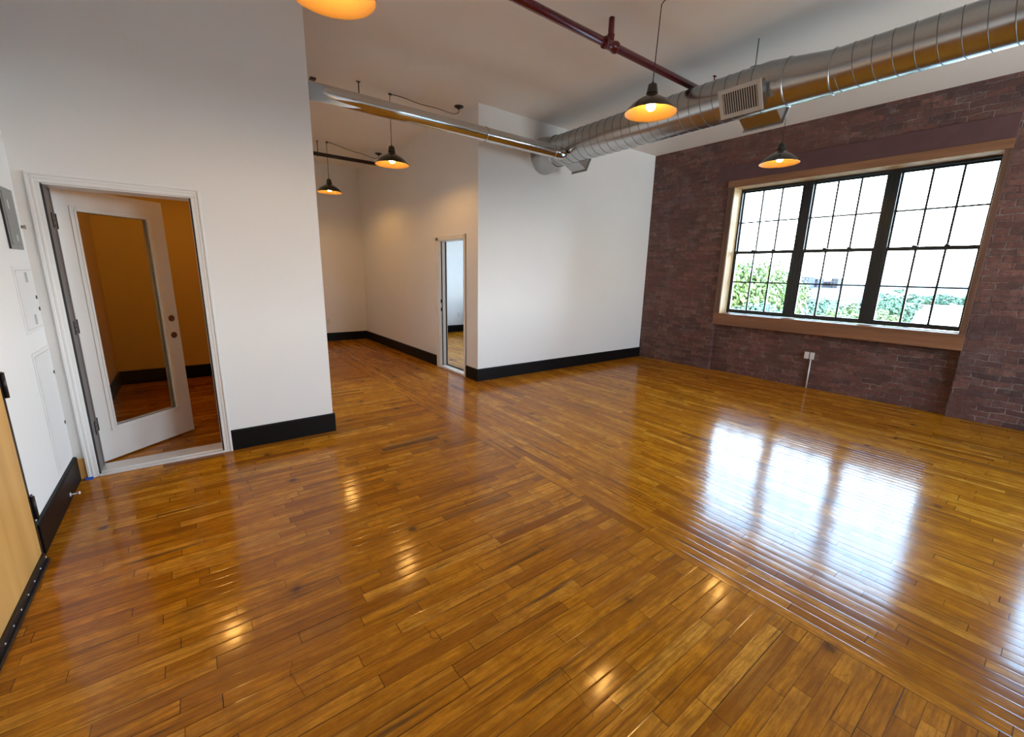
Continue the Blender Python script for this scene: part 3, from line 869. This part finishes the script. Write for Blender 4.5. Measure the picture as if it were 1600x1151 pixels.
# ================================================================== PENDANT LAMPS
RIM = 2.757
GRP = 'bronze warehouse pendant lamps'
def make_lamp(label):
    root = thing('pendant_lamp', label, 'lamp', (0, 0, 0), GRP)
    out = [(0.207, 0.0), (0.209, 0.003), (0.205, 0.008), (0.188, 0.030), (0.160, 0.058), (0.128, 0.082), (0.092, 0.102), (0.062, 0.117), (0.046, 0.130), (0.040, 0.142)]
    bm = bmesh.new(); lathe(bm, [(a * 0.962, b) for a, b in out], 64); shade = obj('lamp_shade', bm, M['shade'], root)
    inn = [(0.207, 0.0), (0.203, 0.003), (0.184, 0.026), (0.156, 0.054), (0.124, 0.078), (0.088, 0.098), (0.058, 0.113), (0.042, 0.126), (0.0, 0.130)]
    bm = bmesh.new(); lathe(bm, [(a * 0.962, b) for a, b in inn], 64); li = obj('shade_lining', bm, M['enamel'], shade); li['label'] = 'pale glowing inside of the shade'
    bm = bmesh.new(); lathe(bm, [(0.044, 0.140), (0.043, 0.150), (0.034, 0.200), (0.030, 0.206), (0.010, 0.208), (0.008, 0.224), (0.0, 0.226)], 32)
    obj('socket_cap', bm, M['shade'], root)
    bm = bmesh.new(); lathe(bm, [(0.0, 0.018), (0.018, 0.021), (0.031, 0.032), (0.037, 0.048), (0.035, 0.062), (0.026, 0.080), (0.014, 0.096), (0.013, 0.110)], 24)
    bb = obj('bulb', bm, M['bulb'], root); bb['label'] = 'lit bulb'
    bb.visible_shadow = True
    return root
proto = make_lamp('bronze pendant lamp on a straight cord in front of the big duct')
def copy_tree(o, parent=None):
    c = o.copy(); COL.objects.link(c); c.parent = parent
    for ch in list(o.children): copy_tree(ch, c)
    return c
LAMPS = [
    (3.102, 2.330, 'bronze pendant lamp on a straight cord hanging before the big duct', 'lean'),
    (5.470, 2.320, 'bronze pendant lamp hanging in front of the brick wall by the window', None),
    (2.190, 5.365, 'bronze pendant lamp in the hall on a swagged cord, the nearer and larger of two', (2.228, 5.393, 3.023, 5.183)),
    (2.125, 7.930, 'small-looking pendant lamp farthest down the hall beside the partition edge', (2.226, 8.300, 3.040, 8.060)),
    (0.710, 2.390, 'pendant lamp cut off by the top edge of the photo', None),
    (-0.016, 5.45, 'pendant lamp in the small side room, seen only as a floor reflection', None),
]
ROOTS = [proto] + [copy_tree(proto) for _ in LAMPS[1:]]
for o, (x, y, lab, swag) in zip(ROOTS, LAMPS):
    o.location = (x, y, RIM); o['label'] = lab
    bm = bmesh.new()
    top = RIM + 0.222
    if swag == 'lean':
        cx_, cy_ = 3.30, 1.45
        tube(bm, [(x, y, top)] + smooth_path([(x + 0.014, y - 0.010, H - 0.04), (x + 0.025, y - 0.05, H - 0.012), (x + 0.05, y - 0.14, H - 0.03), (3.2, 2.0, H - 0.07), (3.27, 1.65, H - 0.11), (cx_, cy_, H - 0.035)], 5), 0.0035, 8)
    elif swag is None:
        tube(bm, [(x, y, top), (x + 0.002, y, (top + H) / 2), (x, y, H - 0.02)], 0.0035, 8)
        cx_, cy_ = x, y
    else:
        hx, hy, cx_, cy_ = swag
        sx = (cx_ - x); sy = (cy_ - y)
        pts = [(x, y, top), (x, y, top + 0.25), (x, y, H - 0.04)]
        p2 = smooth_path([(x, y, H - 0.04), (x + 0.03, y - 0.01, H - 0.012), (x + sx * 0.20, y + sy * 0.2, H - 0.022), (x + sx * 0.42, y + sy * .42, H - 0.055), (x + sx * 0.68, y + sy * .68, H - 0.070), (x + sx * 0.90, y + sy * .90, H - 0.098), (x + sx * 0.99, y + sy * .99, H - 0.075), (cx_, cy_, H - 0.035)], 6)
        tube(bm, pts + p2[1:], 0.004, 8)
        box(bm, x - 0.012, x + 0.022, y - 0.010, y + 0.010, H - 0.018, H - 0.001, 0.002)
    bmesh.ops.translate(bm, vec=-Vector((x, y, RIM)), verts=bm.verts)
    c = obj('cord', bm, M['cord']); c.parent = o
    bm = bmesh.new()
    lathe(bm, [(0.0, H - 0.036), (0.012, H - 0.036), (0.016, H - 0.026), (0.050, H - 0.018), (0.060, H - 0.006), (0.060, H - 0.0005)], 32, Matrix.Translation((cx_, cy_, 0)))
    bmesh.ops.translate(bm, vec=-Vector((x, y, RIM)), verts=bm.verts)
    c = obj('canopy', bm, M['shade']); c.parent = o

# ================================================================== LEFT WALL THINGS
p = thing('electrical_panel', 'grey metal breaker panel with a latch high on the left wall', 'electrical panel', (XL, 3.83, 1.575))
boxes('panel_cover', [(XL + 0.001, XL + 0.008, 3.712, 3.963, 1.577, 1.918)], M['panel'], p, 0.002)
dr = boxes('panel_door', [(XL + 0.008, XL + 0.012, 3.745, 3.940, 1.60, 1.895)], M['panel'], p, 0.002)
boxes('edge_strip', [(XL + 0.001, XL + 0.009, 3.706, 3.7125, 1.577, 1.918)], M['void'], p)  # dark strip standing for the shadow along the cover's edge
bm = bmesh.new(); rod(bm, (XL + 0.018, 3.950, 1.712), (XL + 0.034, 3.950, 1.712), 0.010, 16)
tube(bm, [(XL + 0.034, 3.950 + 0.012 * cos(2 * pi * k / 20), 1.712 + 0.012 * sin(2 * pi * k / 20)) for k in range(21)], 0.002, 6)
obj('latch', bm, M['brass'], p)
boxes('label_plate', [(XL + 0.012, XL + 0.0135, 3.80, 3.815, 1.80, 1.85)], M['plate'], p)
boxes('label_plate', [(XL + 0.012, XL + 0.0135, 3.845, 3.862, 1.625, 1.66)], M['plate'], p)

def access_panel(name, label, y0, y1, z0, z1, latches, slots, lines=True):
    t = thing(name, label, 'access panel', (XL, (y0 + y1) / 2, z0))
    boxes('panel_frame', [(XL + 0.0005, XL + 0.006, y0, y1, z0, z1)], M['gloss'], t, 0.002)
    boxes('panel_door', [(XL + 0.006, XL + 0.009, y0 + 0.024, y1 - 0.02, z0 + 0.024, z1 - 0.024)], M['gloss'], t, 0.001)
    w = 0.003
    a, b, c, d = y0 + 0.021, y1 - 0.017, z0 + 0.021, z1 - 0.021
    boxes('door_gap', [(XL + 0.0055, XL + 0.0066, a, a + w, c, d), (XL + 0.0055, XL + 0.0066, b - w, b, c, d), (XL + 0.0055, XL + 0.0066, a, b, c, c + w), (XL + 0.0055, XL + 0.0066, a, b, d - w, d)], M['linegrey'], t)
    for (yy, zz) in latches:
        boxes('latch', [(XL + 0.009, XL + 0.013, yy - 0.008, yy + 0.008, zz - 0.011, zz + 0.011)], M['slot'], t, 0.002)
    for (yy, zz) in slots:
        boxes('vent_slot', [(XL + 0.009, XL + 0.0105, yy - 0.022, yy - 0.004, zz - 0.03, zz + 0.03), (XL + 0.009, XL + 0.0105, yy + 0.004, yy + 0.022, zz - 0.03, zz + 0.03)], M['linegrey'], t)
access_panel('access_panel', 'small white wiring panel with two vent grilles in the middle of the left wall', 3.655, 4.03, 1.09, 1.48, [(3.984, 1.29), (3.999, 1.217)], [(3.86, 1.415), (3.875, 1.16)])
access_panel('access_panel', 'tall white access panel just above the baseboard on the left wall', 3.655, 4.045, 0.215, 0.975, [(4.01, 0.80), (4.01, 0.45)], [])

# small things by the door casing
struct(boxes('trim_3', [(XL + 0.021, LX0 - 0.0585, YP - 0.014, YP - 0.001, 0.001, 0.158)], M['orange'], None, 0.002), 'short bare wood block between the baseboard end and the door casing', 'trim')
bm = bmesh.new()
rod(bm, (XL + 0.02, 3.70, 0.045), (XL + 0.055, 3.70, 0.045), 0.005, 12); rod(bm, (XL + 0.055, 3.70, 0.045), (XL + 0.068, 3.70, 0.045), 0.010, 14); rod(bm, (XL + 0.0205, 3.70, 0.045), (XL + 0.024, 3.70, 0.045), 0.014, 14)
tag(obj('door_stop', bm, M['alu']), 'little metal door stop sticking out of the left baseboard', 'door stop')
tag(boxes('tape_scrap', [(-0.722, -0.680, YP - 0.028, YP - 0.0245, 0.003, 0.014), (-0.722, -0.680, YP - 0.042, YP - 0.0245, 0.0005, 0.003)], M['tape']), 'scrap of blue masking tape at the foot of the door casing', 'tape')

# ================================================================== OUTLETS
o = thing('wall_outlet', 'pale double outlet box low on the brick under the window, with conduit', 'outlet', (XB + 0.07, 2.137, 0))
boxes('outlet_box', [(XB + 0.040, XB + 0.071, 2.078, 2.196, 0.418, 0.508)], M['steel'], o, 0.003)
boxes('cover_plate', [(XB + 0.034, XB + 0.040, 2.142, 2.198, 0.416, 0.512)], M['plate'], o, 0.002)
boxes('cover_plate', [(XB + 0.034, XB + 0.040, 2.076, 2.132, 0.416, 0.512)], M['plate'], o, 0.002)
bm = bmesh.new(); rod(bm, (XB + 0.056, 2.118, 0.0), (XB + 0.056, 2.118, 0.42), 0.009, 14); obj('conduit', bm, M['alu'], o)
def plate_y(label, x, y, z):
    t = thing('wall_outlet', label, 'outlet', (x, y, z - 0.06))
    boxes('cover_plate', [(x - 0.035, x + 0.035, y - 0.006, y - 0.0005, z - 0.057, z + 0.057)], M['plate'], t, 0.002)
    for dz in (-0.022, 0.022):
        boxes('socket', [(x - 0.016, x + 0.016, y - 0.009, y - 0.006, z + dz - 0.015, z + dz + 0.015)], M['plate'], t, 0.002)
plate_y('white outlet on the far hall wall above the baseboard', 2.348, YB, 0.42)
plate_y('white outlet seen through the narrow doorway', 5.52, YB, 0.43)

# ================================================================== OUTSIDE
GZ = -17.0
G = {}
G['grass'] = mat('distant_ground', (0.13, 0.135, 0.12), 0.9, noise=0.35, nscale=0.02)
G['water'] = mat('pale_river_water', (0.20, 0.23, 0.24), 0.12, noise=0.05, nscale=0.01, bump=0.2, bscale=0.5)
G['leafa'] = mat('spring_green_leaves', (0.088, 0.125, 0.024), 0.6, noise=0.35, nscale=0.6)
G['leafb'] = mat('blue_green_leaves', (0.042, 0.080, 0.038), 0.6, noise=0.35, nscale=0.5)
G['trunk'] = mat('grey_bark', (0.20, 0.16, 0.12), 0.9, noise=0.3, nscale=3)
G['teal'] = mat('teal_roof', (0.008, 0.036, 0.036), 0.5, noise=0.1, nscale=0.1)
G['pale'] = mat('pale_building', (0.07, 0.07, 0.07), 0.8, noise=0.1, nscale=0.1)
G['bluegrey'] = mat('bluegrey_building', (0.020, 0.022, 0.032), 0.8, noise=0.15, nscale=0.1)
G['brickb'] = mat('far_brick_building', (0.036, 0.027, 0.027), 0.8, noise=0.15, nscale=0.1)
G['window'] = mat('far_window_glass', (0.012, 0.013, 0.016), 0.2, noise=0.1)
struct(boxes('ground', [(20, 4000, -2500, 4000, GZ - 1, GZ)], G['grass']), 'pale land outside far below the window', 'ground')
def at(az, d, z=GZ):
    a = radians(az); return Vector((d * cos(a), d * sin(a), z))
# river: fan between azimuths, from 120 m to 520 m
bm = bmesh.new()
rv = [at(13.4, 175), at(12.6, 260), at(12.5, 380), at(13.5, 455), at(8, 470), at(2, 480), at(-14, 600), at(-30, 700), at(-30, 120), at(-5, 120), at(8, 125)]
vs = [bm.verts.new((v.x, v.y, GZ + 0.15)) for v in rv] ; top = bm.faces.new(vs)
bmesh.ops.recalc_face_normals(bm, faces=bm.faces)
ex = bmesh.ops.extrude_face_region(bm, geom=[top]); bmesh.ops.translate(bm, vec=(0, 0, -0.14), verts=[g_ for g_ in ex['geom'] if isinstance(g_, bmesh.types.BMVert)])
struct(obj('river', bm, G['water']), 'bright river beyond the trees in the right bay', 'water')

def tree(loc, hgt, rad, leaf, label, nclump=60, seed=1, group='trees outside the window', leaf_size=0.33, per=55):
    rnd = random.Random(seed)
    t = thing('leafy_tree', label, 'tree', loc, group)
    L = Vector(loc)
    bm = bmesh.new()
    th = hgt - rad * 1.1
    lathe(bm, [(rad * 0.07 + 0.12, 0), (rad * 0.05 + 0.08, th * 0.5), (rad * 0.04 + 0.05, th), (0.03, hgt - rad * 0.3)], 10, Matrix.Translation(L))
    for k in range(7):
        a = k * 0.9; z = th * (0.7 + 0.3 * k / 7)
        rod(bm, L + Vector((0, 0, z)), L + Vector((cos(a) * rad * 0.6, sin(a) * rad * 0.6, z + rad * 0.7)), 0.07, 6)
    obj('trunk', bm, G['trunk'], t)
    bm = bmesh.new()
    C0 = L + Vector((0, 0, hgt - rad))
    for c in range(nclump):
        while True:
            d = Vector((rnd.uniform(-1, 1), rnd.uniform(-1, 1), rnd.uniform(-1, 1)))
            if 0.3 < d.length < 1: break
        c0 = C0 + Vector((d.x * rad, d.y * rad, d.z * rad * 0.95))
        cr_ = rad * rnd.uniform(0.20, 0.34)
        for k in range(per):
            q = Vector((rnd.gauss(0, 1), rnd.gauss(0, 1), rnd.gauss(0, 1))).normalized() * cr_ * rnd.uniform(0.55, 1.0)
            p_ = c0 + q
            n_ = (q.normalized() + Vector((rnd.uniform(-.6, .6), rnd.uniform(-.6, .6), rnd.uniform(0, .9)))).normalized()
            a_ = n_.orthogonal().normalized(); b_ = n_.cross(a_)
            s_ = leaf_size * rnd.uniform(0.6, 1.2)
            vs = [bm.verts.new(p_ + a_ * s_ * u + b_ * s_ * v * 0.6) for u, v in ((-1, 0), (0, -1), (1, 0), (0, 1))]
            bm.faces.new(vs)
    me = bpy.data.meshes.new('foliage'); bmesh.ops.translate(bm, vec=-L, verts=bm.verts); bm.to_mesh(me); bm.free(); me.materials.append(leaf)
    f = bpy.data.objects.new('foliage', me); COL.objects.link(f); f.parent = t
    return t
TR = [  # az, distance, top elevation deg, radius, leaf, label
    (24.8, 30, 1.9, 2.8, 'leafa', 'yellow-green treetop at the left edge of the left bay'),
    (22.0, 41, 0.9, 2.3, 'leafa', 'yellow-green treetop at the right of the left bay'),
    (22.6, 20, -3.2, 1.5, 'leafb', 'darker bluish tree low in the left bay in front of the others'),
    (26.3, 52, 1.1, 3.4, 'leafa', 'light green tree behind the left frame of the left bay'),
    (18.6, 24, -5.2, 1.4, 'leafa', 'light green tree low at the left of the middle bay'),
    (17.3, 53, -2.2, 2.4, 'leafb', 'bluish green tree in the centre of the middle bay'),
    (14.7, 33, -3.0, 2.3, 'leafa', 'light green tree low at the right of the middle bay'),
    (12.3, 48, -3.0, 1.7, 'leafa', 'light green tree at the left edge of the right bay'),
    (11.7, 75, -1.5, 2.4, 'leafb', 'darker tree behind the second mullion in the right bay'),
]
for i, (az, d, el, rad, lf, lab) in enumerate(TR):
    topz = 1.5 + d * math.tan(radians(el))
    tree(at(az, d), topz - GZ, rad, G[lf], lab, nclump=210, seed=11 + i, per=120, leaf_size=0.085 + 0.0016 * d)
# far shore trees
far = []
for k in range(9):
    az = 12.2 - k * 1.15
    d = 330 + 15 * (k % 3) if k < 2 else 500 + 14 * (k % 3)
    el = [-0.9, -0.7, -1.15, -1.25, -1.0, -1.2, -1.05, -1.2, -1.1][k]
    topz = 1.5 + d * math.tan(radians(el)); rad = (topz - GZ) * 0.55
    lab = ['far bank tree behind the mullion of the right bay', 'tall far bank tree at the left of the right bay', 'far bank tree next to the tall one', 'low rounded far bank tree left of the first muntin',
           'far bank tree just right of the first muntin', 'far bank tree in the middle of the right bay', 'far bank tree left of the second muntin', 'far bank tree right of the second muntin', 'far bank tree at the right frame edge'][k]
    t = tree(at(az, d), topz - GZ, rad, G['leafb'], lab, nclump=26, seed=40 + k, per=36, leaf_size=1.0, group='trees on the far river bank')
    t.scale = (1, 1.5, 1)

def building(name, az, d, w, dep, z0, z1, m, label, rows=3, cols=5, roof=None, rooflab=None):
    c = at(az, d)
    t = thing(name, label, 'building', (c.x, c.y, z0), 'buildings outside the window')
    boxes('walls', [(c.x, c.x + dep, c.y - w / 2, c.y + w / 2, z0, z1)], m, t)
    if roof:
        bm = bmesh.new(); e = w * 0.03
        hr = (z1 - z0) * 0.30
        A = [(c.x - e, c.y - w / 2 - e, z1), (c.x + dep + e, c.y - w / 2 - e, z1), (c.x + dep + e, c.y + w / 2 + e, z1), (c.x - e, c.y + w / 2 + e, z1)]
        B = [(c.x + dep * .5, c.y - w * .32, z1 + hr), (c.x + dep * .5, c.y + w * .40, z1 + hr)]
        va = [bm.verts.new(q) for q in A]; vb = [bm.verts.new(q) for q in B]
        bm.faces.new(va[::-1]); bm.faces.new([va[0], va[3], vb[1], vb[0]]); bm.faces.new([va[2], va[1], vb[0], vb[1]])
        bm.faces.new([va[1], va[0], vb[0]]); bm.faces.new([va[3], va[2], vb[1]])
        obj('roof', bm, roof, t)
    for r in range(rows):
        for q in range(cols):
            yy = c.y - w / 2 + w * (q + 0.5) / cols; zz = z0 + (z1 - z0) * (0.45 + 0.55 * (r + 0.5) / rows)
            boxes('window', [(c.x - 0.15, c.x + 0.02, yy - w / cols * 0.28, yy + w / cols * 0.28, zz - (z1 - z0) * 0.55 / rows * 0.28, zz + (z1 - z0) * 0.55 / rows * 0.28)], G['window'], t)
building('teal_roofed_hall', 18.0, 180, 11.5, 30, GZ, -5.0, G['pale'], 'long low building with a teal roof in the middle bay', 1, 8, G['teal'])
building('apartment_block', 19.3, 420, 11, 14, GZ, 3.6, G['bluegrey'], 'blue-grey block on the skyline beside the left mullion', 3, 5)
building('apartment_block', 18.3, 440, 9, 14, GZ, 2.6, G['bluegrey'], 'slightly lower blue-grey block on the skyline left of the first middle muntin', 3, 4)
building('apartment_block', 17.2, 460, 14, 14, GZ, 0.4, G['brickb'], 'long low brownish block on the skyline over the teal roof', 2, 7)
building('apartment_block', 16.3, 450, 5, 10, GZ, 3.0, G['brickb'], 'narrow brownish tower on the skyline right of the teal roof', 4, 2)
building('warehouse', 15.0, 225, 13, 20, GZ, -6.2, G['pale'], 'pale warehouse right of the teal roof in the middle bay', 1, 6)
building('boat_shed', 12.0, 120, 5, 8, GZ, -9.0, G['pale'], 'pale shed by the water at the left of the right bay', 1, 4)
